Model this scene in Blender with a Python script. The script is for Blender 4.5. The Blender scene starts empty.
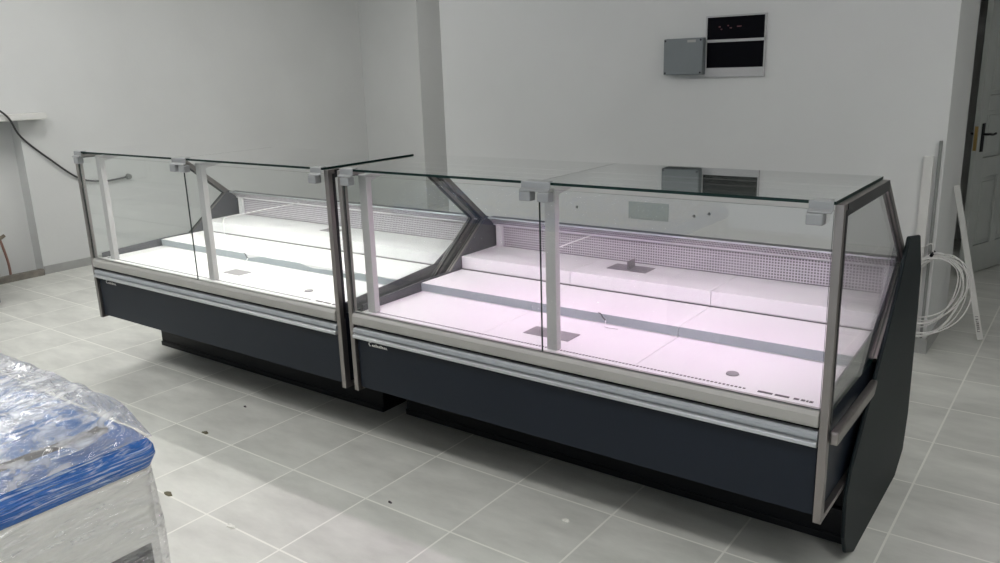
import bpy, bmesh, math, random
from mathutils import Vector, Matrix, noise
random.seed(4)
sc = bpy.context.scene
C = sc.collection
# ------------------------------------------------------------------ camera
cam_d = bpy.data.cameras.new('camera'); cam = bpy.data.objects.new('camera', cam_d); C.objects.link(cam)
F_PX = 817.328; YAW = 0.644701; PITCH = 0.257816; ROLL = -0.0332834
cam_d.sensor_fit = 'HORIZONTAL'; cam_d.sensor_width = 36.0; cam_d.lens = 36.0 * F_PX / 1000.0
fw = Vector((-math.sin(YAW)*math.cos(PITCH), math.cos(YAW)*math.cos(PITCH), -math.sin(PITCH)))
r0 = Vector((math.cos(YAW), math.sin(YAW), 0)); u0 = r0.cross(fw)
rt = math.cos(ROLL)*r0 + math.sin(ROLL)*u0; up = -math.sin(ROLL)*r0 + math.cos(ROLL)*u0
M = Matrix((rt, up, -fw)).transposed().to_4x4(); M.translation = Vector((0.92658, -2.50350, 1.69574))
cam.matrix_world = M; cam_d.clip_start = 0.02; cam_d.clip_end = 100
sc.camera = cam
# ------------------------------------------------------------------ colour management
vs = sc.view_settings; vs.view_transform = 'Standard'; vs.look = 'None'; vs.gamma = 1; vs.use_curve_mapping = False
vs.exposure = 0.0
# ------------------------------------------------------------------ world
w = bpy.data.worlds.new('world'); sc.world = w; w.use_nodes = True
bg = w.node_tree.nodes['Background']; bg.inputs['Color'].default_value = (0.80, 0.86, 0.95, 1); bg.inputs['Strength'].default_value = 1.0
FRONT_Y = -5.2; LINTEL_Z = 2.35
sc.cycles.use_denoising = True
sc.cycles.max_bounces = 10; sc.cycles.transparent_max_bounces = 40
sc.cycles.diffuse_bounces = 4; sc.cycles.glossy_bounces = 4
sc.cycles.caustics_reflective = False; sc.cycles.caustics_refractive = False

# ------------------------------------------------------------------ materials
def mat(name, col, rough=0.5, metal=0.0, spec=0.5, noise_amt=0.0, noise_scale=8.0, bump=0.0, bump_scale=60.0, aniso=None, emis=None, emis_s=0.0):
    m = bpy.data.materials.new(name); m.use_nodes = True
    nt = m.node_tree; b = nt.nodes['Principled BSDF']
    b.inputs['Base Color'].default_value = (*col, 1); b.inputs['Roughness'].default_value = rough
    b.inputs['Metallic'].default_value = metal; b.inputs['Specular IOR Level'].default_value = spec
    tc = nt.nodes.new('ShaderNodeTexCoord')
    if noise_amt > 0:
        mp = nt.nodes.new('ShaderNodeMapping'); nt.links.new(tc.outputs['Object'], mp.inputs['Vector'])
        if aniso: mp.inputs['Scale'].default_value = aniso
        n = nt.nodes.new('ShaderNodeTexNoise'); n.inputs['Scale'].default_value = noise_scale; n.inputs['Detail'].default_value = 5
        nt.links.new(mp.outputs[0], n.inputs['Vector'])
        r = nt.nodes.new('ShaderNodeMapRange'); r.inputs['From Min'].default_value = 0.3; r.inputs['From Max'].default_value = 0.7
        r.inputs['To Min'].default_value = 1 - noise_amt; r.inputs['To Max'].default_value = 1 + noise_amt
        nt.links.new(n.outputs['Fac'], r.inputs['Value'])
        mx = nt.nodes.new('ShaderNodeVectorMath'); mx.operation = 'SCALE'; mx.inputs[0].default_value = col
        nt.links.new(r.outputs[0], mx.inputs['Scale']); nt.links.new(mx.outputs[0], b.inputs['Base Color'])
    if bump > 0:
        n2 = nt.nodes.new('ShaderNodeTexNoise'); n2.inputs['Scale'].default_value = bump_scale; n2.inputs['Detail'].default_value = 4
        nt.links.new(tc.outputs['Object'], n2.inputs['Vector'])
        bp = nt.nodes.new('ShaderNodeBump'); bp.inputs['Strength'].default_value = bump; bp.inputs['Distance'].default_value = 0.01
        nt.links.new(n2.outputs['Fac'], bp.inputs['Height']); nt.links.new(bp.outputs[0], b.inputs['Normal'])
    if emis: b.inputs['Emission Color'].default_value = (*emis, 1); b.inputs['Emission Strength'].default_value = emis_s
    return m

def N(nt, typ, **kw):
    n = nt.nodes.new('ShaderNode' + typ)
    for k, v in kw.items(): setattr(n, k, v)
    return n
def math_node(nt, op, a, b=None, c=None):
    n = N(nt, 'Math', operation=op)
    for i, v in enumerate((a, b, c)):
        if v is None: continue
        if isinstance(v, (int, float)): n.inputs[i].default_value = v
        else: nt.links.new(v, n.inputs[i])
    return n.outputs[0]

def schlick(nt, normal=None, f0=0.04, gain=1.0):
    g = N(nt, 'NewGeometry'); d = N(nt, 'VectorMath', operation='DOT_PRODUCT')
    nt.links.new(normal if normal else g.outputs['Normal'], d.inputs[0]); nt.links.new(g.outputs['Incoming'], d.inputs[1])
    a = math_node(nt, 'ABSOLUTE', d.outputs['Value'])
    om = math_node(nt, 'SUBTRACT', 1.0, a); p5 = math_node(nt, 'POWER', om, 5.0)
    f = math_node(nt, 'MULTIPLY_ADD', p5, (1 - f0) * gain, f0 * gain)
    return f
def glass_mat(name, tint=(0.985, 0.993, 0.989), f0=0.04, gain=1.0, rough=0.0, bump=0.0, bump_scale=20, haze=0.0, stretch=(1, 1, 1)):
    m = bpy.data.materials.new(name); m.use_nodes = True; nt = m.node_tree
    nt.nodes.clear()
    out = N(nt, 'OutputMaterial'); tr = N(nt, 'BsdfTransparent'); gl = N(nt, 'BsdfGlossy'); mx = N(nt, 'MixShader')
    tr.inputs['Color'].default_value = (*tint, 1); gl.inputs['Roughness'].default_value = rough
    gl.inputs['Color'].default_value = (1, 1, 1, 1)
    nrm = None
    if bump > 0:
        tc = N(nt, 'TexCoord'); n = N(nt, 'TexNoise'); n.inputs['Scale'].default_value = bump_scale; n.inputs['Detail'].default_value = 6
        n.inputs['Distortion'].default_value = 1.5
        mp = N(nt, 'Mapping'); mp.inputs['Scale'].default_value = stretch; mp.inputs['Rotation'].default_value = (0.35, 0, 0.2) if stretch != (1, 1, 1) else (0, 0, 0)
        nt.links.new(tc.outputs['Object'], mp.inputs['Vector']); nt.links.new(mp.outputs[0], n.inputs['Vector'])
        bp = N(nt, 'Bump'); bp.inputs['Strength'].default_value = bump; bp.inputs['Distance'].default_value = 0.02
        nt.links.new(n.outputs['Fac'], bp.inputs['Height']); nt.links.new(bp.outputs[0], gl.inputs['Normal']); nrm = bp.outputs[0]
    f = schlick(nt, nrm, f0, gain)
    nt.links.new(f, mx.inputs[0]); nt.links.new(tr.outputs[0], mx.inputs[1]); nt.links.new(gl.outputs[0], mx.inputs[2])
    last = mx.outputs[0]
    if haze > 0:  # patchy white film haze, also stands in for highlights on the wrap
        df = N(nt, 'BsdfDiffuse'); df.inputs['Color'].default_value = (0.85, 0.86, 0.88, 1)
        m2 = N(nt, 'MixShader'); tc = N(nt, 'TexCoord'); n = N(nt, 'TexNoise'); n.inputs['Scale'].default_value = 26; n.inputs['Detail'].default_value = 8
        n.inputs['Distortion'].default_value = 0.6
        mp = N(nt, 'Mapping'); mp.inputs['Scale'].default_value = stretch; mp.inputs['Rotation'].default_value = (0.35, 0, 0.2) if stretch != (1, 1, 1) else (0, 0, 0)
        nt.links.new(tc.outputs['Object'], mp.inputs['Vector']); nt.links.new(mp.outputs[0], n.inputs['Vector'])
        r = N(nt, 'MapRange'); r.inputs['From Min'].default_value = 0.42; r.inputs['From Max'].default_value = 0.68; r.inputs['To Min'].default_value = haze*0.15; r.inputs['To Max'].default_value = haze
        nt.links.new(n.outputs['Fac'], r.inputs['Value']); nt.links.new(r.outputs[0], m2.inputs[0])
        nt.links.new(last, m2.inputs[1]); nt.links.new(df.outputs[0], m2.inputs[2]); last = m2.outputs[0]
    nt.links.new(last, out.inputs[0])
    return m

WALL = mat('wall_paint', (0.60, 0.61, 0.605), 0.75, noise_amt=0.03, noise_scale=1.3, bump=0.08, bump_scale=25)
CEIL = mat('ceiling_paint', (0.75, 0.75, 0.74), 0.8, noise_amt=0.02)
SLATE = mat('slate_panel', (0.0095, 0.014, 0.022), 0.45, spec=0.22, noise_amt=0.04, noise_scale=3)
BLACK = mat('black_powder', (0.004, 0.0045, 0.006), 0.5, spec=0.25, noise_amt=0.06, noise_scale=5)
BLACKG = mat('black_gasket', (0.010, 0.010, 0.011), 0.35, noise_amt=0.05)
ENDP = mat('end_panel_black', (0.0065, 0.011, 0.013), 0.5, spec=0.12, noise_amt=0.06, noise_scale=3)
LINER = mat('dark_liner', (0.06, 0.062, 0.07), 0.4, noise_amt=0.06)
STEEL = mat('brushed_steel', (0.29, 0.27, 0.26), 0.4, metal=1.0, noise_amt=0.08, noise_scale=30, aniso=(1, 1, 0.08))
ALU = mat('anodised_aluminium', (0.60, 0.62, 0.64), 0.38, metal=0.9, noise_amt=0.04, noise_scale=10)
ALUD = mat('bumper_grey_insert', (0.30, 0.32, 0.34), 0.45, noise_amt=0.04)
RAIL = mat('pale_rail', (0.34, 0.335, 0.315), 0.35, noise_amt=0.03)
WHITE = mat('white_tray', (0.82, 0.82, 0.82), 0.38, noise_amt=0.015, noise_scale=4)
FILMR = mat('filmed_riser', (0.33, 0.37, 0.395), 0.35, noise_amt=0.05, noise_scale=6)
POSTW = mat('light_grey_post', (0.46, 0.45, 0.45), 0.4, noise_amt=0.03)
CLIP = mat('clip_grey', (0.30, 0.31, 0.315), 0.4, metal=0.3, noise_amt=0.04)
PLATE = mat('zinc_plate', (0.30, 0.29, 0.30), 0.45, metal=0.3, noise_amt=0.08, noise_scale=20)
INK = mat('dark_ink', (0.06, 0.05, 0.06), 0.6, noise_amt=0.05)
CHROME = mat('chrome', (0.8, 0.8, 0.8), 0.15, metal=1.0, noise_amt=0.02)
GLASS = glass_mat('clear_glass')
GLASST = glass_mat('top_glass', tint=(0.92, 0.955, 0.94), gain=1.6)
GEDGE = mat('glass_edge_green', (0.003, 0.018, 0.015), 0.3, spec=0.2, noise_amt=0.1, noise_scale=3)
SKIRT = None

def tile_mat():
    m = bpy.data.materials.new('floor_tiles'); m.use_nodes = True; nt = m.node_tree; b = nt.nodes['Principled BSDF']
    tc = N(nt, 'TexCoord'); sx = N(nt, 'SeparateXYZ'); nt.links.new(tc.outputs['Object'], sx.inputs[0])
    TX, TY, G = 0.45, 0.4406, 0.008
    def line(o, T, off):
        s = math_node(nt, 'MULTIPLY_ADD', o, 1 / T, 1000.0 + off)
        f = math_node(nt, 'FRACT', s)
        d = math_node(nt, 'MINIMUM', f, math_node(nt, 'SUBTRACT', 1.0, f))
        g = math_node(nt, 'LESS_THAN', d, G / T / 2)
        return math_node(nt, 'FLOOR', s), g
    ix, gx = line(sx.outputs[0], TX, 0.0); iy, gy = line(sx.outputs[1], TY, 0.0)
    grout = math_node(nt, 'MAXIMUM', gx, gy)
    cmb = N(nt, 'CombineXYZ'); nt.links.new(ix, cmb.inputs[0]); nt.links.new(iy, cmb.inputs[1])
    wn = N(nt, 'TexWhiteNoise', noise_dimensions='3D'); nt.links.new(cmb.outputs[0], wn.inputs['Vector'])
    # cloudy concrete look, shifted tile by tile
    sh = N(nt, 'VectorMath', operation='MULTIPLY_ADD'); nt.links.new(wn.outputs['Color'], sh.inputs[0]); sh.inputs[1].default_value = (9, 9, 9); nt.links.new(tc.outputs['Object'], sh.inputs[2])
    mp = N(nt, 'Mapping'); mp.inputs['Rotation'].default_value = (0, 0, 0.35); mp.inputs['Scale'].default_value = (1.0, 2.6, 1); nt.links.new(sh.outputs[0], mp.inputs['Vector'])
    n1 = N(nt, 'TexNoise'); n1.inputs['Scale'].default_value = 2.6; n1.inputs['Detail'].default_value = 7; n1.inputs['Roughness'].default_value = 0.62
    nt.links.new(mp.outputs[0], n1.inputs['Vector'])
    v = math_node(nt, 'MULTIPLY_ADD', math_node(nt, 'SUBTRACT', n1.outputs['Fac'], 0.5), 0.8, 1.0)
    v = math_node(nt, 'MULTIPLY', v, math_node(nt, 'MULTIPLY_ADD', wn.outputs['Value'], 0.06, 0.97))
    sc_ = N(nt, 'VectorMath', operation='SCALE'); sc_.inputs[0].default_value = (0.56, 0.565, 0.53); nt.links.new(v, sc_.inputs['Scale'])
    mx = N(nt, 'Mix', data_type='RGBA'); nt.links.new(grout, mx.inputs['Factor']); nt.links.new(sc_.outputs[0], mx.inputs['A']); mx.inputs['B'].default_value = (0.76, 0.76, 0.71, 1)
    nt.links.new(mx.outputs['Result'], b.inputs['Base Color'])
    r = math_node(nt, 'MULTIPLY_ADD', n1.outputs['Fac'], 0.2, 0.38); nt.links.new(r, b.inputs['Roughness'])
    bp = N(nt, 'Bump'); bp.inputs['Strength'].default_value = 0.25; bp.inputs['Distance'].default_value = 0.002; bp.invert = True
    nt.links.new(grout, bp.inputs['Height']); nt.links.new(bp.outputs[0], b.inputs['Normal'])
    return m
FLOOR = tile_mat()
SKIRT = mat('skirting_tile', (0.33, 0.335, 0.325), 0.45, noise_amt=0.12, noise_scale=5)

def mesh_mat():
    """white sheet punched with a square grid of dark holes"""
    m = bpy.data.materials.new('perforated_white'); m.use_nodes = True; nt = m.node_tree; b = nt.nodes['Principled BSDF']
    tc = N(nt, 'TexCoord'); sx = N(nt, 'SeparateXYZ'); nt.links.new(tc.outputs['Object'], sx.inputs[0])
    def cell(o, T):
        f = math_node(nt, 'FRACT', math_node(nt, 'MULTIPLY_ADD', o, 1 / T, 1000.0))
        return math_node(nt, 'ABSOLUTE', math_node(nt, 'SUBTRACT', f, 0.5))
    a = cell(sx.outputs[0], 0.0125); c = cell(sx.outputs[2], 0.0125)
    h = math_node(nt, 'LESS_THAN', math_node(nt, 'MAXIMUM', a, c), 0.31)
    mx = N(nt, 'Mix', data_type='RGBA'); nt.links.new(h, mx.inputs['Factor']); mx.inputs['A'].default_value = (0.60, 0.57, 0.61, 1); mx.inputs['B'].default_value = (0.16, 0.15, 0.16, 1)
    nt.links.new(mx.outputs['Result'], b.inputs['Base Color']); b.inputs['Roughness'].default_value = 0.45
    return m
PERF = mesh_mat()

def streak_film(name, base, white, lo, hi, scale=(3, 22, 22), rough=0.22, bump=0.7, rot=(0, 0, 0)):
    """stretch film: coloured plastic, pale streaks paint in wrinkles and their highlights"""
    m = bpy.data.materials.new(name); m.use_nodes = True; nt = m.node_tree; b = nt.nodes['Principled BSDF']
    tc = N(nt, 'TexCoord'); mp = N(nt, 'Mapping'); mp.inputs['Scale'].default_value = scale; mp.inputs['Rotation'].default_value = rot
    nt.links.new(tc.outputs['Object'], mp.inputs['Vector'])
    n = N(nt, 'TexNoise'); n.inputs['Scale'].default_value = 1.6; n.inputs['Detail'].default_value = 9; n.inputs['Roughness'].default_value = 0.65; n.inputs['Distortion'].default_value = 1.2
    nt.links.new(mp.outputs[0], n.inputs['Vector'])
    r = N(nt, 'MapRange'); r.inputs['From Min'].default_value = lo; r.inputs['From Max'].default_value = hi
    nt.links.new(n.outputs['Fac'], r.inputs['Value'])
    mx = N(nt, 'Mix', data_type='RGBA'); nt.links.new(r.outputs[0], mx.inputs['Factor']); mx.inputs['A'].default_value = (*base, 1); mx.inputs['B'].default_value = (*white, 1)
    nt.links.new(mx.outputs['Result'], b.inputs['Base Color']); b.inputs['Roughness'].default_value = rough; b.inputs['Specular IOR Level'].default_value = 0.8
    n2 = N(nt, 'TexNoise'); n2.inputs['Scale'].default_value = 2.2; n2.inputs['Detail'].default_value = 6; n2.inputs['Distortion'].default_value = 1.0
    nt.links.new(mp.outputs[0], n2.inputs['Vector'])
    bp = N(nt, 'Bump'); bp.inputs['Strength'].default_value = bump; bp.inputs['Distance'].default_value = 0.02
    nt.links.new(n2.outputs['Fac'], bp.inputs['Height']); nt.links.new(bp.outputs[0], b.inputs['Normal'])
    return m

# ------------------------------------------------------------------ mesh helpers
def nbm(): return bmesh.new()
def box(bm, x0, x1, y0, y1, z0, z1):
    if x0 > x1: x0, x1 = x1, x0
    if y0 > y1: y0, y1 = y1, y0
    v = [bm.verts.new(p) for p in ((x0,y0,z0),(x1,y0,z0),(x1,y1,z0),(x0,y1,z0),(x0,y0,z1),(x1,y0,z1),(x1,y1,z1),(x0,y1,z1))]
    return [bm.faces.new([v[i] for i in f]) for f in ((3,2,1,0),(4,5,6,7),(0,1,5,4),(1,2,6,5),(2,3,7,6),(3,0,4,7))]
def prism_x(bm, poly, x0, x1):
    a = [bm.verts.new((x0, y, z)) for y, z in poly]; b = [bm.verts.new((x1, y, z)) for y, z in poly]
    n = len(poly); caps = [bm.faces.new(a), bm.faces.new(list(reversed(b)))]
    for i in range(n): bm.faces.new((a[i], b[i], b[(i+1) % n], a[(i+1) % n]))
    return caps
def prism_z(bm, poly, z0, z1):
    a = [bm.verts.new((x, y, z0)) for x, y in poly]; b = [bm.verts.new((x, y, z1)) for x, y in poly]
    n = len(poly); bm.faces.new(a); bm.faces.new(list(reversed(b)))
    for i in range(n): bm.faces.new((a[i], b[i], b[(i+1) % n], a[(i+1) % n]))
def bar_x(bm, p, q, wd, x0, x1):
    """a bar in a plane of constant x from p to q (y,z), wd wide, between x0 and x1"""
    d = Vector((q[0]-p[0], q[1]-p[1])).normalized(); n = Vector((-d.y, d.x)) * wd / 2
    prism_x(bm, [(p[0]+n.x, p[1]+n.y), (q[0]+n.x, q[1]+n.y), (q[0]-n.x, q[1]-n.y), (p[0]-n.x, p[1]-n.y)], x0, x1)
def tube(bm, pts, r, n=8, closed=False):
    pts = [Vector(p) for p in pts]; rings = []
    prev = None
    for i, p in enumerate(pts):
        t = (pts[min(i+1, len(pts)-1)] - pts[max(i-1, 0)]).normalized()
        if prev is None:
            a = Vector((0, 0, 1)) if abs(t.z) < 0.9 else Vector((1, 0, 0)); prev = (a - t*a.dot(t)).normalized()
        prev = (prev - t*prev.dot(t)).normalized(); b2 = t.cross(prev)
        rings.append([bm.verts.new(p + (prev*math.cos(k*2*math.pi/n) + b2*math.sin(k*2*math.pi/n))*r) for k in range(n)])
    for i in range(len(rings)-1):
        for k in range(n): bm.faces.new((rings[i][k], rings[i][(k+1) % n], rings[i+1][(k+1) % n], rings[i+1][k]))
    bm.faces.new(list(reversed(rings[0]))); bm.faces.new(rings[-1])
def smooth_path(pts, k=6):
    P = [Vector(p) for p in pts]; out = []
    for i in range(len(P)-1):
        a, b, c, d = P[max(i-1, 0)], P[i], P[i+1], P[min(i+2, len(P)-1)]
        for j in range(k):
            t = j/k; out.append(0.5*((2*b) + (c-a)*t + (2*a-5*b+4*c-d)*t*t + (3*b-a-3*c+d)*t**3))
    out.append(P[-1]); return out
def obj(name, bm, m, parent=None, bevel=0.0, smooth=False, mats=None, loc=None):
    bmesh.ops.recalc_face_normals(bm, faces=bm.faces[:])
    me = bpy.data.meshes.new(name); bm.to_mesh(me); bm.free()
    o = bpy.data.objects.new(name, me); C.objects.link(o)
    for mm in (mats or [m]): me.materials.append(mm)
    if parent: o.parent = parent
    if loc: o.location = loc
    if smooth:
        for p in me.polygons: p.use_smooth = True
    if bevel > 0:
        b = o.modifiers.new('bevel', 'BEVEL'); b.width = bevel; b.segments = 2; b.limit_method = 'ANGLE'; b.angle_limit = math.radians(40)
        b.harden_normals = False
    return o
def tag(o, label, cat, group=None, kind=None):
    o['label'] = label; o['category'] = cat
    if group: o['group'] = group
    if kind: o['kind'] = kind
    return o
def thing(name, label, cat, loc=(0, 0, 0), rotz=0, group=None):
    o = bpy.data.objects.new(name, None); C.objects.link(o); o.location = loc; o.rotation_euler = (0, 0, rotz)
    o.empty_display_size = 0.1
    return tag(o, label, cat, group)
def struct(name, bm, m, label=None, **kw):
    o = obj(name, bm, m, **kw); o['kind'] = 'structure'
    if label: o['label'] = label
    return o
def pane(name, bm, face_mat, parent):
    """glass slab: the two broad faces are clear, the thin rim is green"""
    bmesh.ops.recalc_face_normals(bm, faces=bm.faces[:])
    ar = sorted((f.calc_area() for f in bm.faces), reverse=True)[1] * 0.5
    for f in bm.faces: f.material_index = 0 if f.calc_area() > ar else 1
    return obj(name, bm, None, parent, mats=[face_mat, GEDGE])

# ------------------------------------------------------------------ room
H = 3.35; XL = -6.71; XR = 3.2; YB = 2.54; XB0 = -3.36; XB1 = 0.20; YF2 = 4.95; RET = 3.24; YFAR = 5.37
t = 0.15
b = nbm(); box(b, XL-0.6, XR+t, FRONT_Y-t, 9.0, -0.1, 0.0); struct('floor', b, FLOOR, 'grey square floor tiles with pale grout')
b = nbm(); box(b, XL-0.6, XR+t, FRONT_Y-t, 9.0, H, H+0.1); struct('ceiling', b, CEIL)
# left wall with a shallow niche near the frame's left edge
NY1 = 0.79; NZ = 1.375; ND = 0.15; NY0 = -1.3
b = nbm(); box(b, XL-t-ND, XL, NY1, YF2+t, 0, H); box(b, XL-t-ND, XL, NY0, NY1, NZ, H); box(b, XL-t-ND, XL, FRONT_Y-t, NY0, 0, H)
box(b, XL-t-ND, XL-ND, NY0, NY1, 0, NZ)
struct('wall_left', b, WALL)
b = nbm(); box(b, XL-0.02, -5.757, YF2, YF2+1.2, 0, H); struct('wall_back_recess', b, WALL)
b = nbm(); box(b, -5.757, XB1, YF2+1.05, YF2+1.2, 0, H); struct('wall_recess_end', b, WALL)
b = nbm(); box(b, XB0, XB1, YB, RET, 0, H); struct('wall_back', b, WALL)
b = nbm(); box(b, XR, XR+t, FRONT_Y-t, 9.0, 0, H); struct('wall_right', b, WALL)
# far wall with the doorway
DX0, DX1, DH = -0.47, 0.40, 2.13
b = nbm(); box(b, DX1, XR, YFAR, YFAR+0.12, 0, H); box(b, DX0, DX1, YFAR, YFAR+0.12, DH, H); box(b, XB1-0.9, DX0, YFAR, YFAR+0.12, 0, H)
struct('wall_far', b, WALL)
# front wall behind the camera; unseen window opening added for daylight
b = nbm(); box(b, XL-0.5, -5.4, FRONT_Y-t, FRONT_Y, 0, H); box(b, 1.9, XR, FRONT_Y-t, FRONT_Y, 0, H); box(b, -5.4, 1.9, FRONT_Y-t, FRONT_Y, LINTEL_Z, H); box(b, -5.4, 1.9, FRONT_Y-t, FRONT_Y, 0, 0.12)
struct('wall_front', b, WALL)
b = nbm()
for x in (-5.4, -2.95, -0.5, 1.84): box(b, x, x+0.06, FRONT_Y-0.1, FRONT_Y-0.04, 0.12, LINTEL_Z)
struct('unseen_window_1', b, ALU)
for x in (-5.4, -2.95, -0.5):
    b = nbm(); box(b, x+0.0605, x+2.4495 if x < -1 else 1.8395, FRONT_Y-0.075, FRONT_Y-0.065, 0.125, LINTEL_Z-0.005); pg = obj('unseen_window_pane', b, GLASS, bpy.data.objects['unseen_window_1'])
b = nbm(); box(b, XL-0.5, XR+t, 8.9, 9.0, 0, H); struct('wall_beyond', b, mat('unlit_room_shade', (0.004, 0.005, 0.009), 0.9, spec=0.0, noise_amt=0.05))  # near-black colour paints in the shade of the unlit room
b = nbm(); box(b, DX0-0.15, DX0, YFAR+0.12, 8.9, 0, H); box(b, DX1+0.35, DX1+0.5, YFAR+0.12, 8.9, 0, H); struct('wall_dark_room', b, bpy.data.materials['unlit_room_shade'])  # same painted-in shade on the side walls
# skirting
b = nbm()
y = NY1 + 0.002
while y < YF2 - 0.01:
    y2 = min(y + 0.45, YF2); box(b, XL, XL+0.010, y, y2-0.003, 0, 0.075); y = y2
struct('baseboard_left', b, SKIRT)
b = nbm()
x = XB1
while x > XB0:
    x2 = max(x-0.45, XB0); box(b, x2+0.003, x, YB-0.010, YB, 0, 0.09); x = x2
y = YB - 0.010
while y < RET - 0.01:
    y2 = min(y+0.35, RET); box(b, XB1, XB1+0.010, y, y2-0.003, 0, 0.09); y = y2
struct('baseboard_back', b, SKIRT)
# dark door frame at the far doorway
DFR = mat('door_frame_dark', (0.006, 0.008, 0.016), 0.4, noise_amt=0.05)
b = nbm(); box(b, DX0, DX0+0.05, YFAR-0.03, YFAR+0.15, 0, DH); box(b, DX1-0.04, DX1+0.01, YFAR-0.01, YFAR+0.15, 0, DH); box(b, DX0, DX1, YFAR-0.03, YFAR+0.15, DH-0.05, DH)
struct('trim_1', b, DFR)

# ------------------------------------------------------------------ ceiling lamps: unseen, added and placed to balance the room's brightness
LAMPM = mat('added_lamp_diffuser', (0.9, 0.9, 0.9), 0.5, noise_amt=0.01, emis=(1.0, 0.985, 0.96), emis_s=24.0)
ADDED_LAMPS = [(-4.9, -2.4), (-4.9, -0.9), (-4.9, 0.6), (-3.0, -2.0), (-1.0, -2.0), (1.3, -1.9), (2.5, -3.0), (-4.4, 2.6), (2.1, 0.7), (-4.0, 4.3)]
LLAB = ['near the front left corner', 'near the left wall, before the left case', 'near the left wall, over the left case', 'in the front row, leftmost of three', 'in the front row, middle one', 'in the front row, over the camera', 'in the front right corner', 'behind the left case', 'right of the right case', 'in the rear recess']
for (lx, ly), ll_ in zip(ADDED_LAMPS, LLAB):
    e = thing('added_ceiling_lamp', 'added unseen white rectangular panel lamp on the ceiling ' + ll_, 'lamp', (lx, ly, H), 0, 'added ceiling panel lamps')
    b = nbm(); box(b, -0.62, 0.62, -0.17, 0.17, -0.05, 0.0); obj('housing', b, WHITE, e, bevel=0.004)
    b = nbm(); box(b, -0.59, 0.59, -0.14, 0.14, -0.056, -0.051); obj('diffuser', b, LAMPM, e)
    if ly > 4: e.scale = (0.55, 1, 1)

# ------------------------------------------------------------------ display cases
def badge(e, x, z, y):
    b = nbm()
    # small chrome script badge: a round initial, a run of strokes and an underline
    tube(b, [(x+0.010+0.008*math.cos(a), y-0.002, z+0.009*math.sin(a)) for a in [math.radians(40+i*28) for i in range(11)]], 0.0022, 6)
    xx = x + 0.024
    for i in range(9):
        hgt = (0.006, 0.006, 0.010, 0.006, 0.006, 0.010, 0.006, 0.006, 0.006)[i]
        box(b, xx, xx+0.0055, y-0.004, y, z-0.006, z-0.006+hgt); xx += 0.0098
    box(b, x+0.022, x+0.112, y-0.003, y, z-0.0095, z-0.0075)
    return obj('badge', b, CHROME, e)

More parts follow.
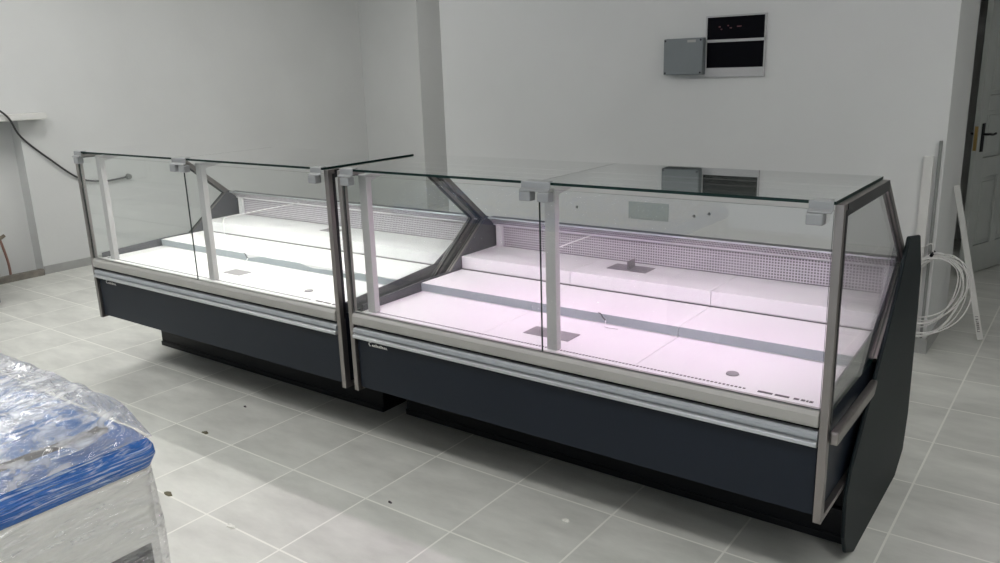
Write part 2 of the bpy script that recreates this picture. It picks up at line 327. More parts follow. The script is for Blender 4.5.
def display_case(x0, L, yoff, label, ledcol, led_s, off1, right_panel, plinth, extras):
    e = thing('display_case', label, 'display case', (x0, yoff, 0), 0, None)
    YG = -0.165   # front glass plane
    DZ = 0.675
    # plinth and lower body
    b = nbm(); box(b, plinth[0], plinth[1], plinth[2], 0.98, 0.0, 0.1305); box(b, plinth[0], plinth[1], plinth[2]-0.008, plinth[2], 0.0, 0.03)
    obj('plinth', b, BLACK, e, bevel=0.003)
    b = nbm()
    prism_x(b, [(-0.145, 0.335), (-0.145, 0.60), (-0.10, 0.655), (0.86, 0.655), (0.985, 0.655), (0.985, 0.131), (0.30, 0.131), (0.27, 0.30)], 0.028, L-0.028)
    obj('body', b, BLACK, e, bevel=0.003)
    b = nbm(); box(b, 0.028, L-0.028, -0.158, -0.146, 0.333, 0.566); obj('front_panel', b, SLATE, e, bevel=0.003)
    badge(e, (0.098 if right_panel else 0.11), 0.549, -0.158)
    # bumper
    b = nbm(); prism_x(b, [(-0.150, 0.566), (-0.176, 0.566), (-0.186, 0.571), (-0.186, 0.583), (-0.178, 0.587), (-0.150, 0.587)], 0.0265, L-0.0265); 
    bu = obj('bumper_rail', b, ALU, e, bevel=0.0015)
    b = nbm(); prism_x(b, [(-0.150, 0.5875), (-0.176, 0.5875), (-0.181, 0.597), (-0.179, 0.608), (-0.172, 0.615), (-0.150, 0.615)], 0.0265, L-0.0265)
    obj('bumper_insert', b, ALUD, bu, bevel=0.002)
    # pale front rail the glass stands on
    b = nbm(); prism_x(b, [(-0.150, 0.631), (-0.178, 0.631), (-0.181, 0.640), (-0.180, 0.668), (-0.172, 0.680), (-0.158, 0.684), (-0.145, 0.683), (-0.138, 0.678), (-0.138, 0.660), (-0.150, 0.6555)], 0.0265, L-0.0265)
    rl = obj('front_rail', b, RAIL, e, bevel=0.002)
    # air slots
    b = nbm(); box(b, 0.036, L-0.036, -0.1375, -0.0825, 0.663, 0.6762); gr = obj('front_grille', b, WHITE, e, bevel=0.001)
    b = nbm(); x = 0.06
    stop = L - 0.27
    while x < stop:
        box(b, x, x+0.0075, -0.106, -0.098, 0.6764, 0.6775) ; x += 0.0135
    obj('air_slots', b, INK, gr)
    b = nbm()
    xs = L - 0.235
    for (a, c) in ((0, .046), (.054, .098), (.112, .128), (.134, .146), (.150, .156), (.159, .170)):
        box(b, xs+a, xs+c, -0.108, -0.096, 0.6764, 0.6776)
    obj('air_slot_label', b, INK, gr)
    # trays, three tiers each of three
    T3 = L / 3
    tiers = [(-0.082, 0.262, 0.664, DZ), (0.265, 0.567, 0.656, 0.716), (0.570, 0.862, 0.656, 0.782)]
    for ti, (ya, yb, za, zb) in enumerate(tiers):
        for k in range(3):
            xa = max(k*T3, 0.036) + 0.0012; xb = min((k+1)*T3, L-0.036) - 0.0012
            b = nbm(); box(b, xa, xb, ya, yb, (za if ti == 0 else zb-0.055 if ti == 1 else 0.7195), zb)
            tr = obj('tray', b, WHITE, e, bevel=0.0022)
            if ti == 1:
                b = nbm(); n_ = 40
                for q in range(n_):
                    u0_, u1_ = xa+(xb-xa)*q/n_, xa+(xb-xa)*(q+1)/n_
                    def zt(xx):
                        if right_panel or xx < 0.42*L: return 0.7145
                        return 0.7145 - max(0, 0.010*(0.6+math.sin(xx*9.0)+0.5*math.sin(xx*23)))
                    za_, zb_ = zt(u0_), zt(u1_)
                    vv = [b.verts.new(p) for p in ((u0_, ya-0.0028, 0.6785), (u1_, ya-0.0028, 0.6785), (u1_, ya-0.0028, zb_), (u0_, ya-0.0028, za_), (u0_, ya-0.0004, 0.6785), (u1_, ya-0.0004, 0.6785), (u1_, ya-0.0004, zb_), (u0_, ya-0.0004, za_))]
                    for f in ((0, 1, 2, 3), (7, 6, 5, 4), (3, 2, 6, 7), (0, 4, 5, 1)): b.faces.new([vv[i] for i in f])
                    if q == 0: b.faces.new([vv[i] for i in (0, 3, 7, 4)])
                    if q == n_-1: b.faces.new([vv[i] for i in (1, 5, 6, 2)])
                bmesh.ops.remove_doubles(b, verts=b.verts[:], dist=1e-5)
                obj('front_strip', b, FILMR, tr)
                if k == 1:
                    b = nbm(); sx0 = L/2 + (0.0 if right_panel else -0.18)
                    tube(b, smooth_path([(sx0-0.012, ya-0.002, 0.7165), (sx0, ya-0.004, 0.7150), (sx0+0.010, ya-0.005, 0.702), (sx0+0.024, ya-0.0055, 0.690)], 4), 0.0022, 6)
                    obj('film_tear', b, INK, tr)
                    b = nbm(); tube(b, smooth_path([(sx0+0.024, ya-0.006, 0.690), (sx0+0.034, ya-0.03, 0.679), (sx0+0.05, ya-0.05, 0.6785), (sx0+0.10, ya-0.045, 0.678)], 4), 0.0022, 6)
                    obj('film_tail', b, WHITE, tr)
            if ti == 2:
                b = nbm(); box(b, xa+0.004, xb-0.004, ya-0.0022, ya-0.0003, 0.720, 0.7235)
                obj('front_strip', b, POSTW, tr)
    # dark-coloured filler board under the rear tier, set slightly back
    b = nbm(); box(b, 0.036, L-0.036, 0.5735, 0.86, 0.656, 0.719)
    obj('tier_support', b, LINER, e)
    # base plates and divider bracket
    for (px0, px1, py0, py1, pz, fin) in extras:
        b = nbm(); box(b, px0, px1, py0, py1, pz+0.0003, pz+0.0025)
        pl = obj('bracket_plate', b, PLATE, e)
        if fin:
            xm = (px0+px1)/2; b = nbm(); box(b, xm-0.002, xm+0.002, py0+0.015, py1-0.012, pz+0.0025, pz+0.04)
            obj('fin', b, PLATE, pl)
    # rear: perforated back panel, air outlet, rear shelf
    b = nbm(); box(b, 0.036, L-0.036, 0.8655, 0.874, 0.783, 0.895); obj('back_panel', b, PERF, e)
    b = nbm(); prism_x(b, [(0.866, 0.896), (0.846, 0.900), (0.812, 0.928), (0.815, 0.934), (0.874, 0.915)], 0.036, L-0.036)
    obj('air_outlet', b, PERF, e)
    b = nbm(); box(b, 0.036, L-0.036, 0.843, 0.848, 0.894, 0.900); obj('price_rail', b, WHITE, e)
    b = nbm(); prism_x(b, [(0.8745, 0.656), (0.8745, 0.914), (0.815, 0.9345), (0.800, 0.936), (0.800, 0.942), (0.845, 0.942), (0.900, 0.915), (0.900, 0.656)], 0.0365, L-0.0365)
    obj('rear_shelf', b, LINER, e, bevel=0.002)
    b = nbm(); box(b, 0.037, L-0.037, 0.794, 0.7995, 0.935, 0.943); obj('shelf_trim', b, ALU, e, bevel=0.001)
    for xb_ in (0.05, L-0.085):
        b = nbm(); box(b, xb_, xb_+0.035, 0.845, 0.865, 0.783, 0.925); obj('end_bracket', b, WHITE, e, bevel=0.002)
    # side frames, side glass, liners
    poly = [(-0.171, 0.655), (-0.171, 1.289), (0.375, 1.289), (0.80, 0.932), (0.44, 0.645)]
    for side in (0, 1):
        xa, xb = (0.0, 0.024) if side == 0 else (L-0.024, L)
        b = nbm()
        box(b, xa, xb, -0.173, -0.142, 0.318, 1.297)
        fr = obj('corner_post', b, STEEL, e, bevel=0.0012)
        b = nbm(); box(b, xa, xb, -0.1415, 0.375, 1.270, 1.297)
        bar_x(b, (0.372, 1.284), (0.797, 0.937), 0.026, xa, xb)
        bar_x(b, (0.792, 0.935), (0.43, 0.655), 0.026, xa+0.0005, xb-0.0005)
        obj('side_frame', b, STEEL, e, bevel=0.0012)
        b = nbm(); box(b, xa, xb, -0.1415, 0.26, 0.318, 0.336); obj('bottom_trim', b, STEEL, e, bevel=0.001)
        gx = (xa-0.002, xa-0.0004) if side == 0 else (xb+0.0004, xb+0.002)
        b = nbm(); box(b, *gx, -0.150, -0.136, 0.64, 1.280); box(b, *gx, -0.1355, 0.375, 1.262, 1.2965)
        bar_x(b, (0.365, 1.268), (0.775, 0.932), 0.012, *gx)
        bar_x(b, (0.770, 0.935), (0.43, 0.67), 0.012, *gx)
        obj('gasket', b, BLACKG, e)
        ix = (xb+0.0003, xb+0.0015) if side == 0 else (xa-0.0015, xa-0.0003)
        b = nbm(); box(b, *ix, -0.1355, 0.375, 1.284, 1.2968); obj('gasket', b, BLACKG, e)
        b = nbm(); xm = (xa+xb)/2
        prism_x(b, [(-0.1418, 0.66), (-0.1418, 1.2698), (0.366, 1.2698), (0.768, 0.936), (0.43, 0.672), (0.40, 0.66)], xm-0.003, xm+0.003)
        pane('side_pane', b, GLASS, e)
        lx = (0.0265, 0.0345) if side == 0 else (L-0.0345, L-0.0265)
        lpoly = [(-0.118, 0.656), (-0.118, 0.700), (0.43, 0.742), (0.50, 0.748), (0.60, 0.800), (0.66, 0.835), (0.775, 0.925), (0.799, 0.928), (0.88, 0.905), (0.88, 0.656)]
        if side == 0: lpoly = [(-0.118, 0.656), (-0.118, 0.705), (0.30, 0.722), (0.49, 0.722), (0.795, 0.950), (0.885, 0.915), (0.885, 0.656)]
        b = nbm(); prism_x(b, lpoly, *lx)
        obj('side_liner', b, LINER, e, bevel=0.001)
        # lower side sheet
        sx_ = (0.018, 0.0275) if side == 0 else (L-0.0275, L-0.018)
        b = nbm(); prism_x(b, [(-0.1415, 0.3365), (-0.1415, 0.6545), (0.42, 0.6545), (0.98, 0.6545), (0.98, 0.14), (0.31, 0.14), (0.28, 0.3365)], *sx_)
        obj('side_sheet', b, SLATE, e)
    # inner uprights with short arms
    for cx in (off1, L/2 + (0.008 if right_panel else 0.045)):
        b = nbm(); box(b, cx-0.022, cx+0.022, -0.115, -0.085, 0.6764, 1.278); up_ = obj('upright', b, POSTW, e, bevel=0.003)
        b = nbm(); prism_x(b, [(-0.084, 1.250), (-0.084, 1.278), (0.168, 1.2945), (0.168, 1.287)], cx-0.018, cx+0.018); obj('arm', b, POSTW, up_)
    # front glass: two panes
    for (ga, gb) in ((0.028, L/2-0.0015), (L/2+0.0015, L-0.028)):
        b = nbm(); box(b, ga, gb, YG-0.003, YG+0.003, 0.6845, 1.280); pane('front_pane', b, GLASS, e)
    for (ga, gb) in ((0.022, L/2-0.0016), (L/2+0.0016, L-0.022)):
        b = nbm(); box(b, ga, gb, -0.178, 0.385, 1.2972, 1.3068); pane('top_pane', b, GLASST, e)
    b = nbm(); box(b, L/2-0.0012, L/2+0.0012, -0.1775, 0.3845, 1.2987, 1.3063); obj('glass_joint', b, BLACKG, e)
    # hinge clips
    def clip(xc, blocks, half):
        b = nbm(); box(b, xc-half*0.62, xc+half*0.62, -0.186, -0.150, 1.3070, 1.3090)
        prism_x(b, [(-0.186, 1.3090), (-0.189, 1.306), (-0.189, 1.286), (-0.204, 1.279), (-0.204, 1.2755), (-0.186, 1.283), (-0.186, 1.3067)], xc-half*0.8, xc+half*0.8)
        h = obj('hinge_clip', b, CLIP, e, bevel=0.0008)
        for bx_ in blocks:
            b = nbm(); box(b, xc+bx_-0.024, xc+bx_+0.024, -0.204, -0.1685, 1.240, 1.2745); obj('clamp', b, CLIP, h, bevel=0.004)
    clip(0.072, (0.0,), 0.048); clip(L/2, (-0.038, 0.038), 0.075); clip(L-0.058, (-0.012,), 0.042)
    # led profile below the rear edge of the top glass
    b = nbm(); box(b, 0.03, L-0.03, 0.171, 0.189, 1.286, 1.2975); box(b, 0.03, L-0.03, 0.1695, 0.1709, 1.281, 1.2975); box(b, 0.03, L-0.03, 0.1891, 0.1905, 1.281, 1.2975); lp = obj('light_profile', b, POSTW, e, bevel=0.001)
    lm = mat('led_strip', (0.9, 0.9, 0.9), 0.5, noise_amt=0.01, emis=ledcol, emis_s=led_s)
    b = nbm(); box(b, 0.035, L-0.035, 0.1715, 0.1885, 1.2830, 1.2855); lt = obj('led_tube', b, lm, lp)
    return e

c1x, c1L = -3.822, 2.122
c2x, c2L = -1.657, 2.017
case1 = display_case(c1x, c1L, -0.012, 'long glass-fronted slate-grey display case on the left, lit cool white, farther from the camera', (1.0, 0.985, 0.93), 115.0, 0.14, False, (-0.09, c1L-0.20, 0.245),
    [(1.01, 1.15, 0.02, 0.10, 0.675, False), (1.02, 1.15, 0.70, 0.78, 0.782, False)])
case2 = display_case(c2x, c2L, 0.0, 'long glass-fronted slate-grey display case on the right, lit pinkish white, with thick black end panel', (1.0, 0.64, 0.95), 64.0, 0.085, True, (-0.13, 2.015, 0.28),
    [(0.81, 1.015, -0.003, 0.09, 0.675, False), (0.79, 0.985, 0.700, 0.80, 0.782, True)])
# thick black end panel and side bumper of the right case
XA, XBp = c2L + 0.0025, c2L + 0.016
b = nbm(); prism_x(b, [(0.25, 0.0), (0.13, 0.06), (0.085, 0.14), (0.069, 0.30), (0.105, 0.372), (0.287, 0.544), (0.393, 0.646), (0.503, 0.755), (0.63, 0.895), (0.735, 1.045), (0.945, 1.012), (1.035, 0.86), (1.055, 0.70), (1.065, 0.45), (1.07, 0.22), (1.03, 0.07), (0.90, 0.0)], XA, XBp)
obj('end_panel', b, ENDP, case2, bevel=0.006)
b = nbm(); prism_x(b, [(-0.155, 0.575), (-0.155, 0.618), (0.345, 0.618), (0.300, 0.575)], c2L+0.0025, c2L+0.027)
obj('side_bumper', b, STEEL, case2, bevel=0.006)
# small round drain rosette on the lower tray
b = nbm(); bmesh.ops.create_cone(b, cap_ends=True, segments=24, radius1=0.022, radius2=0.020, depth=0.004, matrix=Matrix.Translation((1.66, 0.0, 0.6772)))
obj('rosette', b, PLATE, case2)
b = nbm(); bmesh.ops.create_cone(b, cap_ends=True, segments=24, radius1=0.022, radius2=0.020, depth=0.004, matrix=Matrix.Translation((1.72, 0.0, 0.6772)))
obj('rosette', b, PLATE, case1)
# white wire divider standing over the first tray seam of each case
for cs, Lc, yw in ((case1, c1L, 0.0), (case2, c2L, 0.13)):
    xw = Lc/3 - 0.02
    b = nbm(); tube(b, [(xw, 0.274+yw, 0.7175), (xw, 0.275+yw, 0.80), (xw, 0.278+yw, 0.885), (xw, 0.290+yw, 0.902), (xw, 0.60, 0.905), (xw, 0.8640, 0.905)], 0.0026, 6)
    obj('wire_divider', b, WHITE, cs)
# ------------------------------------------------------------------ wall boxes
COND = mat('conduit_grey', (0.20, 0.21, 0.20), 0.5, noise_amt=0.1)
JB = mat('junction_grey', (0.155, 0.175, 0.185), 0.5, noise_amt=0.04)
e = thing('junction_box', 'small grey square junction box on the back wall, left of the fuse panel', 'electrical box', (-1.312, YB, 1.714))
b = nbm(); box(b, -0.125, 0.125, -0.058, 0, -0.112, 0.112); obj('base', b, JB, e, bevel=0.004)
b = nbm(); box(b, -0.131, 0.131, -0.082, -0.0582, -0.110, 0.110); lid = obj('lid', b, JB, e, bevel=0.006)
for sx_ in (-1, 1):
    for sz in (-1, 1):
        b = nbm(); bmesh.ops.create_cone(b, cap_ends=True, segments=12, radius1=0.006, radius2=0.006, depth=0.003, matrix=Matrix.Translation((sx_*0.118, -0.0835, sz*0.098)) @ Matrix.Rotation(math.pi/2, 4, 'X'))
        obj('screw', b, BLACK, lid)
b = nbm(); box(b, 0.03, 0.085, -0.0835, -0.0822, 0.085, 0.100); obj('sticker', b, RAIL, lid)
e = thing('distribution_panel', 'white flush fuse panel with two dark windows on the back wall', 'fuse panel', (-1.003, YB, 1.765))
PW = mat('panel_white', (0.44, 0.44, 0.45), 0.4, noise_amt=0.02)
DKW = mat('smoked_window', (0.0012, 0.0012, 0.003), 0.4, spec=0.05, noise_amt=0.1)
b = nbm()
for (x0, x1, z0, z1) in ((-0.188, 0.188, -0.180, -0.125), (-0.188, 0.188, 0.028, 0.044), (-0.188, 0.188, 0.176, 0.186), (-0.188, -0.178, -0.125, 0.176), (0.181, 0.188, -0.125, 0.176)):
    box(b, x0, x1, -0.020, 0, z0, z1)
box(b, -0.178, 0.181, -0.004, 0, -0.125, 0.176)
obj('frame', b, PW, e, bevel=0.0015)
for z0, z1 in ((-0.1245, 0.0275), (0.0445, 0.1755)):
    b = nbm(); box(b, -0.1775, 0.1805, -0.0165, -0.0042, z0, z1); wdw = obj('window_flap', b, DKW, e, bevel=0.001)
    if z0 > 0:
        RED = mat('red_switch', (0.07, 0.012, 0.02), 0.5, noise_amt=0.1)
        for (rx, rz, rw) in ((-0.105, 0.115, .012), (-0.092, 0.100, .010), (-0.05, 0.120, .010), (-0.035, 0.106, .014), (0.01, 0.113, .028)):
            b = nbm(); box(b, rx, rx+rw, -0.0172, -0.0166, rz, rz+0.007); obj('switch_mark', b, RED, wdw)
# plain cover plate and two wall plugs lower on the wall, seen through the right case
e = thing('cover_plate', 'pale green-grey rectangular plate on the back wall, seen through the right case', 'wall plate', (-1.573, YB, 0.70))
CPL = mat('plate_green_grey', (0.36, 0.40, 0.38), 0.5, noise_amt=0.03)
b = nbm(); box(b, -0.150, 0.150, -0.006, 0, -0.060, 0.060); obj('plate', b, CPL, e, bevel=0.002)
for px_, pz_, lb_ in ((-2.143, 0.687, 'tiny dark wall plug, leftmost of three seen through the right case'), (-1.241, 0.693, 'tiny dark wall plug, middle one of three seen through the right case'), (-1.137, 0.715, 'tiny dark wall plug, rightmost of three seen through the right case')):
    b = nbm(); bmesh.ops.create_cone(b, cap_ends=True, segments=12, radius1=0.011, radius2=0.008, depth=0.008, matrix=Matrix.Translation((0, -0.0042, 0)) @ Matrix.Rotation(math.pi/2, 4, 'X'))
    tag(obj('wall_plug', b, COND, loc=(px_, YB, pz_)), lb_, 'wall plug', 'wall plugs behind the right case')
# ------------------------------------------------------------------ conduits, cable coil, leaning trim at the right corner
PVC = mat('pvc_white', (0.62, 0.62, 0.60), 0.4, noise_amt=0.03)
b = nbm(); box(b, 0.168, 0.184, YB-0.018, YB-0.001, 0.60, 1.225)
box(b, 0.169, 0.183, YB-0.016, YB-0.001, 0.095, 0.5995)
tag(obj('conduit', b, COND, bevel=0.003), 'thin dark grey vertical conduit on the wall at the right corner', 'conduit')
b = nbm(); box(b, 0.10, 0.150, YB-0.022, YB-0.001, 0.095, 1.14)
tag(obj('cable_trunking', b, PVC, bevel=0.003), 'flat white cable trunking on the wall left of the dark conduit', 'cable trunking')
b = nbm()
rr = random.Random(2)
top = Vector((0.205, YB-0.050, 0.60))
for k in range(9):
    R1 = 0.17 + rr.uniform(-0.03, 0.035); R2 = 0.20 + rr.uniform(-0.035, 0.04); dx = rr.uniform(-0.02, 0.03); dy = -0.012 - 0.006*k
    pts = []
    for i in range(40):
        a = math.pi/2 + 2*math.pi*i/40
        px = top.x + 0.05 + dx + (R1)*math.cos(a)*(1 if math.cos(a) > 0 else 0.75)
        pz = top.z - R2 + R2*math.sin(a)*1.02 + 0.012*math.sin(3*a+k)
        pts.append((px - 0.06 + 0.05*math.sin(a), top.y + dy*0.8 + 0.012*math.cos(2*a+k), pz))
    pts.append(pts[0]); tube(b, pts, 0.0035, 6)
e = thing('cable_coil', 'coil of white cable hanging from a peg at the wall corner', 'cable', (0, 0, 0))
obj('loops', b, PVC, e, smooth=True)
b = nbm(); tube(b, [(0.196, YB-0.001, 0.606), (0.199, YB-0.100, 0.604)], 0.009, 10); obj('peg', b, BLACK, e)
b = nbm(); tube(b, smooth_path([(0.15, YB-0.03, 0.60), (0.12, YB-0.028, 0.52), (0.06, YB-0.03, 0.35), (0.05, YB-0.028, 0.20), (0.02, YB-0.03, 0.10)], 6), 0.0035, 6)
tube(b, smooth_path([(0.20, YB-0.045, 0.60), (0.19, YB-0.05, 0.66), (0.15, YB-0.035, 0.64), (0.10, YB-0.032, 0.62)], 6), 0.0035, 6)
obj('loose_ends', b, PVC, e, smooth=True)
# leaning white profile
P0 = Vector((0.435, 2.945, 0.008)); P1 = Vector((0.222, 2.93, 0.93))
ax = (P1-P0); Ls = ax.length; zax = ax.normalized(); yax = zax.cross(Vector((1, 0, 0))).normalized(); xax = yax.cross(zax)
e = thing('trim_profile', 'white plastic profile leaning on the wall end, dark lettering near its foot', 'profile')
e.matrix_world = Matrix.Translation(P0) @ Matrix((xax, yax, zax)).transposed().to_4x4()
b = nbm(); box(b, -0.016, 0.016, -0.006, 0.006, 0, Ls); obj('profile', b, PVC, e, bevel=0.001)
b = nbm()
fs = -1 if yax.y > 0 else 1
yy = (-0.0075, -0.0063) if fs < 0 else (0.0063, 0.0075)
z = 0.05
for i, (wd_, kind) in enumerate([(.010, 0), (.008, 1), (.008, 2), (.008, 1), (.008, 2), (.008, 0), (.008, 1)]):
    box(b, -0.007, 0.007, *yy, z, z+0.003)
    if kind != 0: box(b, -0.007, 0.007, *yy, z+wd_-0.003, z+wd_)
    if kind != 2: box(b, -0.007, -0.004, *yy, z, z+wd_)
    else: box(b, 0.004, 0.007, *yy, z, z+wd_)
    z += wd_ + 0.004
box(b, -0.008, 0.008, *yy, z+0.008, z+0.011)
obj('lettering', b, INK, e)

# ------------------------------------------------------------------ panelled door, ajar
DOORM = mat('door_white', (0.40, 0.42, 0.40), 0.4, noise_amt=0.03)
hx, hy = 0.372, 5.30; lx_, ly_ = 0.105, 4.515
ang = math.atan2(ly_-hy, lx_-hx); Wd = math.hypot(lx_-hx, ly_-hy)
e = thing('door_2', 'white panelled door standing open', 'door', (hx, hy, 0.01), ang); e['kind'] = 'structure'
del e['category']
DHh = 2.09
b = nbm()
st = 0.11; xs_ = [0, st, Wd/2-0.045, Wd/2+0.045, Wd-st, Wd]
rows = [(0.0, 0.22), (0.75, 0.90), (1.25, 1.36), (1.93, DHh)]
box(b, 0, st, -0.02, 0.02, 0, DHh); box(b, Wd-st, Wd, -0.02, 0.02, 0, DHh); box(b, xs_[2], xs_[3], -0.02, 0.02, 0.22, 1.93)
for (z0, z1) in rows: box(b, st, Wd-st, -0.0199, 0.0199, z0, z1)
obj('leaf', b, DOORM, e, bevel=0.003)
b = nbm()
for (za, zb_) in ((0.22, 0.75), (0.90, 1.25), (1.36, 1.93)):
    for (xa_, xb_) in ((st, xs_[2]), (xs_[3], Wd-st)):
        box(b, xa_, xb_, -0.006, 0.006, za, zb_)
        box(b, xa_+0.035, xb_-0.035, -0.014, 0.014, za+0.035, zb_-0.035)
obj('panels', b, DOORM, e, bevel=0.006)
BRASS = mat('brass', (0.45, 0.30, 0.10), 0.35, metal=0.8, noise_amt=0.08)
b = nbm(); box(b, Wd, Wd+0.002, -0.012, 0.012, 0.96, 1.14); lk = obj('lock_plate', b, BRASS, e)
for s in (-1, 1):
    b = nbm(); box(b, Wd-0.075, Wd-0.035, s*0.0202, s*0.027, 0.95, 1.16); pp = obj('handle_plate', b, BLACK, e, bevel=0.002)
    b = nbm(); tube(b, smooth_path([(Wd-0.055, s*0.027, 1.08), (Wd-0.055, s*0.055, 1.08), (Wd-0.075, s*0.066, 1.08), (Wd-0.12, s*0.066, 1.075), (Wd-0.165, s*0.064, 1.08)], 4), 0.009, 8); obj('door_handle', b, BLACK, pp, smooth=True)

# ------------------------------------------------------------------ niche at the left: ledge, sill, pipe, cable
b = nbm(); prism_x(b, [(NY0-0.1, NZ+0.002), (NY0-0.1, NZ+0.060), (0.97, NZ+0.056), (0.985, NZ+0.028), (0.97, NZ+0.002)], XL+0.0005, XL+0.15)
tag(obj('wall_ledge', b, PVC, bevel=0.006), 'thick white ledge on the left wall above the niche', 'ledge')
SILL = mat('dirty_wood', (0.20, 0.185, 0.16), 0.7, noise_amt=0.25, noise_scale=12)
b = nbm(); box(b, XL-0.03, XL+0.03, NY0+0.02, NY1-0.01, 0.0, 0.055)
tag(obj('wooden_sill', b, SILL, bevel=0.003), 'stained grey-brown board on the floor at the foot of the niche', 'board')
e = thing('water_pipe', 'thin copper-coloured pipe with a small tap rising in the niche', 'pipe', (XL-0.06, 0.53, 0.0))
COP = mat('old_copper', (0.28, 0.16, 0.13), 0.5, metal=0.3, noise_amt=0.2, noise_scale=20)
b = nbm(); tube(b, smooth_path([(0, 0.0, 0.0), (0, 0.0, 0.15), (0, -0.02, 0.30), (0, -0.04, 0.40)], 5), 0.011, 8); obj('pipe', b, COP, e, smooth=True)
b = nbm(); tube(b, [(0, -0.07, 0.36), (0, 0.01, 0.40)], 0.016, 8); tube(b, [(0, -0.035, 0.40), (0, -0.055, 0.47)], 0.011, 8); tube(b, [(0, -0.09, 0.44), (0, -0.02, 0.485)], 0.009, 8); tube(b, [(0, -0.07, 0.36), (0, -0.085, 0.30)], 0.010, 8)
obj('tap', b, mat('tap_brass', (0.22, 0.19, 0.15), 0.4, metal=0.6, noise_amt=0.15), e, smooth=True)
b = nbm(); pts = [(0.45, 1.60), (0.560, 1.50), (0.656, 1.404), (0.788, 1.233), (1.006, 1.01), (1.228, 0.821), (1.428, 0.767), (1.56, 0.765), (1.69, 0.775)]
tube(b, smooth_path([(XL+0.162 if i < 3 else XL+0.02 if i < 8 else XL+0.012, p[0], p[1]) for i, p in enumerate(pts)], 6), 0.0085, 8)
e = thing('wall_cable', 'dark cable sagging across the left wall to a small round outlet', 'cable')
obj('cable', b, mat('dark_cable', (0.035, 0.036, 0.038), 0.5, noise_amt=0.1), e, smooth=True)
b = nbm(); bmesh.ops.create_cone(b, cap_ends=True, segments=20, radius1=0.030, radius2=0.024, depth=0.03, matrix=Matrix.Translation((XL+0.016, 1.71, 0.775)) @ Matrix.Rotation(math.pi/2, 4, 'Y'))
obj('outlet', b, COND, e, bevel=0.003)
# dark cabinet cut by the left edge of the frame
e = thing('black_cabinet', 'black upright cabinet cut off by the left edge of the photo', 'cabinet', (-6.10, 0.0, 0))
b = nbm(); box(b, -0.20, 0.185, -0.35, 0.085, 0.03, 1.1); obj('body', b, BLACK, e, bevel=0.005)
b = nbm(); box(b, -0.18, 0.165, -0.33, 0.065, 0.0, 0.03); obj('plinth', b, BLACKG, e)
b = nbm(); box(b, 0.1855, 0.198, -0.34, 0.075, 0.05, 1.08); dd = obj('door', b, BLACK, e, bevel=0.002)
b = nbm(); tube(b, [(0.215, -0.30, 0.5), (0.215, -0.30, 0.7)], 0.006, 8); box(b, 0.198, 0.215, -0.304, -0.296, 0.51, 0.52); box(b, 0.198, 0.215, -0.304, -0.296, 0.68, 0.69); obj('handle', b, STEEL, dd)

# ------------------------------------------------------------------ wrapped freezer, lower left
FX1, FY1 = -0.828, -1.565
FX0, FY0 = -2.75, -2.42
cxm, cym = (FX0+FX1)/2, (FY0+FY1)/2
e = thing('wrapped_freezer', 'chest freezer wrapped in clear and blue stretch film at the lower left', 'freezer', (cxm, cym, 0))
hx_, hy_ = (FX1-FX0)/2, (FY1-FY0)/2
BODY = mat('freezer_enamel', (0.86, 0.86, 0.81), 0.35, noise_amt=0.03)
BLUEF = streak_film('blue_stretch_film', (0.010, 0.13, 0.50), (0.72, 0.82, 0.94), 0.50, 0.66, scale=(3.0, 5.0, 95), bump=0.8)
BLUET = streak_film('blue_film_top', (0.015, 0.15, 0.48), (0.78, 0.82, 0.90), 0.46, 0.60, scale=(12, 5, 12), bump=1.0, rot=(0, 0, 0.5))
def rrect(hx, hy, r, n=6):
    out = []
    for (sx_, sy_, a0) in ((1, 1, 0), (-1, 1, 90), (-1, -1, 180), (1, -1, 270)):
        for i in range(n+1):
            a = math.radians(a0 + 90*i/n); out.append((sx_*(hx-r) + r*math.cos(a), sy_*(hy-r) + r*math.sin(a)))
    return out
def loft(bm, sections, cap=True, seg=1, disp=0.0, fr=6.0, seed=0.0):
    """sections: (hx, hy, r, z); perimeter resampled so that crumples can be displaced"""
    rings = []
    for (a, c, r, z) in sections:
        P = rrect(a, c, r); dense = []
        for i in range(len(P)):
            p, q = P[i], P[(i+1) % len(P)]; d = math.dist(p, q); k = max(1, int(d/0.02)) if seg > 1 else 1
            if seg > 1: k = 30 if d > 1.0 else (24 if d > 0.3 else 1)
            for j in range(k): dense.append((p[0]+(q[0]-p[0])*j/k, p[1]+(q[1]-p[1])*j/k))
        ring = []
        for (x, y) in dense:
            dn = disp*noise.noise(Vector((x*fr+seed, y*fr, z*fr*2.5))) + 0.5*disp*noise.noise(Vector((x*fr*3+seed, y*fr*3, z*fr*6)))
            l = max(math.hypot(x, y), 1e-6)
            ring.append(bm.verts.new((x+dn*(1 if x > 0 else -1), y+dn*(1 if y > 0 else -1), z+dn*0.6)))
        rings.append(ring)
    n = len(rings[0])
    for i in range(len(rings)-1):
        for k in range(n): bm.faces.new((rings[i][k], rings[i][(k+1) % n], rings[i+1][(k+1) % n], rings[i+1][k]))
    if cap:
        bm.faces.new(list(reversed(rings[0]))); bm.faces.new(rings[-1])
    return rings
b = nbm(); loft(b, [(hx_-0.03, hy_-0.03, 0.04, 0.03), (hx_-0.008, hy_-0.008, 0.04, 0.06), (hx_-0.008, hy_-0.008, 0.04, 0.835)])
obj('body', b, BODY, e)
b = nbm()
for k in range(8): box(b, hx_-0.0078, hx_-0.003, -hy_+0.10, hy_-0.055, 0.36+k*0.03, 0.36+k*0.03+0.018)
box(b, hx_-0.0079, hx_-0.0060, -hy_+0.09, hy_-0.045, 0.33, 0.60)
obj('vent_grille', b, BLACK, e, bevel=0.003)
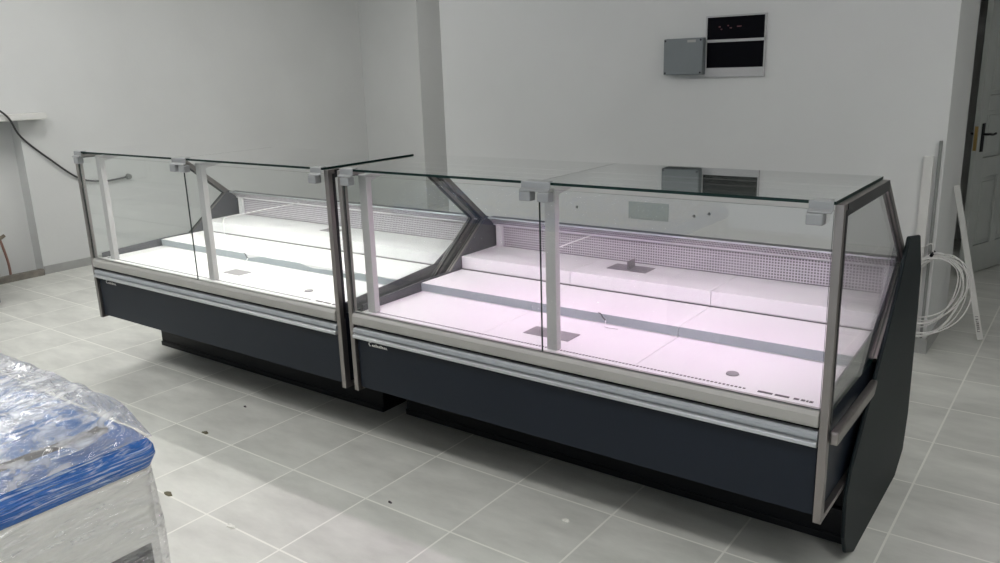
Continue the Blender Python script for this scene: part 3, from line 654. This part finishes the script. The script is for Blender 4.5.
# blue film: rim band
b = nbm(); loft(b, [(hx_-0.001, hy_-0.001, 0.035, 0.796), (hx_+0.004, hy_+0.004, 0.04, 0.806), (hx_+0.006, hy_+0.006, 0.04, 0.822), (hx_+0.004, hy_+0.004, 0.04, 0.838), (hx_-0.004, hy_-0.004, 0.05, 0.856), (hx_-0.015, hy_-0.02, 0.06, 0.875), (hx_-0.025, hy_-0.04, 0.07, 0.892), (hx_-0.04, hy_-0.06, 0.07, 0.903)], cap=False, seg=2, disp=0.006, fr=9)
obj('blue_film_band', b, BLUEF, e, smooth=True)
# dark lid seam
b = nbm(); loft(b, [(hx_-0.038, hy_-0.058, 0.06, 0.898), (hx_-0.046, hy_-0.066, 0.06, 0.910), (hx_-0.056, hy_-0.075, 0.06, 0.914)], cap=False, seg=2, disp=0.003, fr=9)
obj('lid_seal', b, mat('lid_seal_brown', (0.045, 0.035, 0.032), 0.4, noise_amt=0.5, noise_scale=40), e, smooth=True)
# film-covered lid: domed crumpled grid
def dome(name, m, zin, lift, amp, fr, inset, seed, nx=150, ny=70):
    b = nbm(); g = []
    for i in range(nx+1):
        row = []
        for j in range(ny+1):
            x = -hx_+inset + (2*hx_-2*inset)*i/nx; y = -hy_+inset + (2*hy_-2*inset)*j/ny
            d = min(hx_-inset-abs(x), hy_-inset-abs(y)); s = min(1, d/0.10); s = s*(2-s)
            p = Vector((x*fr+seed, y*fr, seed))
            rid = 1-abs(noise.noise(p)*2.0); rid2 = 1-abs(noise.noise(p*2.7+Vector((3, 1, 0)))*2.0)
            n = amp*(rid*0.7+rid2*0.35-0.4)
            row.append(b.verts.new((x, y, zin + lift*s + n*(0.25+0.75*s))))
        g.append(row)
    for i in range(nx):
        for j in range(ny): b.faces.new((g[i][j], g[i+1][j], g[i+1][j+1], g[i][j+1]))
    return obj(name, b, m, e, smooth=True)
dome('blue_film_cover', BLUET, 0.900, 0.058, 0.020, 8.0, 0.060, 3.1)
CLEARF = glass_mat('clear_stretch_film', tint=(0.97, 0.97, 0.985), f0=0.10, gain=1.6, rough=0.12, bump=1.0, bump_scale=14, haze=0.55, stretch=(1.8, 0.6, 1.2))
dome('clear_film_cover', CLEARF, 0.868, 0.125, 0.024, 7.0, 0.004, 8.7)
b = nbm()
loft(b, [(hx_+0.020, hy_+0.012, 0.05, 0.02), (hx_+0.016, hy_+0.008, 0.05, 0.25), (hx_+0.010, hy_+0.006, 0.05, 0.45), (hx_+0.008, hy_+0.005, 0.05, 0.62), (hx_+0.005, hy_+0.004, 0.05, 0.79)], cap=False, seg=2, disp=0.006, fr=7, seed=5)
CLEARB = glass_mat('clear_film_side', tint=(0.98, 0.98, 0.98), f0=0.12, gain=1.5, rough=0.07, bump=1.0, bump_scale=7, haze=0.30, stretch=(1, 0.5, 2.6))
obj('clear_film_skirt', b, CLEARB, e, smooth=True)

# ------------------------------------------------------------------ scraps on the floor
def scrap(name, label, cat, x, y, m, s=0.014, seed=1):
    r = random.Random(seed); b = nbm()
    P = [(s*(1+0.5*r.random())*math.cos(a)*1.5, s*(0.6+0.5*r.random())*math.sin(a)) for a in [i*math.pi/4 for i in range(8)]]
    bt = [b.verts.new((px, py, 0.0005)) for px, py in P]; tp = [b.verts.new((px*0.8, py*0.8, 0.003+0.006*r.random())) for px, py in P]
    b.faces.new(bt); b.faces.new(tp)
    for i in range(8): b.faces.new((bt[i], bt[(i+1) % 8], tp[(i+1) % 8], tp[i]))
    tag(obj(name, b, m, loc=(x, y, 0)), label, cat)
LEAF = mat('dry_leaf', (0.10, 0.09, 0.05), 0.7, noise_amt=0.2); PAPER = mat('white_scrap', (0.75, 0.75, 0.70), 0.5, noise_amt=0.05)
scrap('dry_leaf', 'small dry brown leaf on the floor tiles, shaded side of the light patch', 'leaf', -2.476, -0.428, LEAF, 0.013, 1)
scrap('dry_leaf', 'small olive leaf on the bright floor beside the wrapped freezer', 'leaf', -2.081, -0.875, LEAF, 0.015, 2)
scrap('paper_scrap', 'tiny white paper scrap on the bright floor patch', 'scrap', -1.635, -0.885, PAPER, 0.014, 3)
scrap('film_scrap', 'tiny pale film scrap on the tiles in front of the right case', 'scrap', -0.576, -0.135, PAPER, 0.010, 4)
scrap('dirt_crumb', 'tiny dark crumb on a tile in front of the right case', 'crumb', -1.24, -0.411, INK, 0.005, 5)
scrap('dirt_crumb', 'tiny dark crumb on a tile in front of the left case', 'crumb', -2.576, -0.118, INK, 0.006, 6)
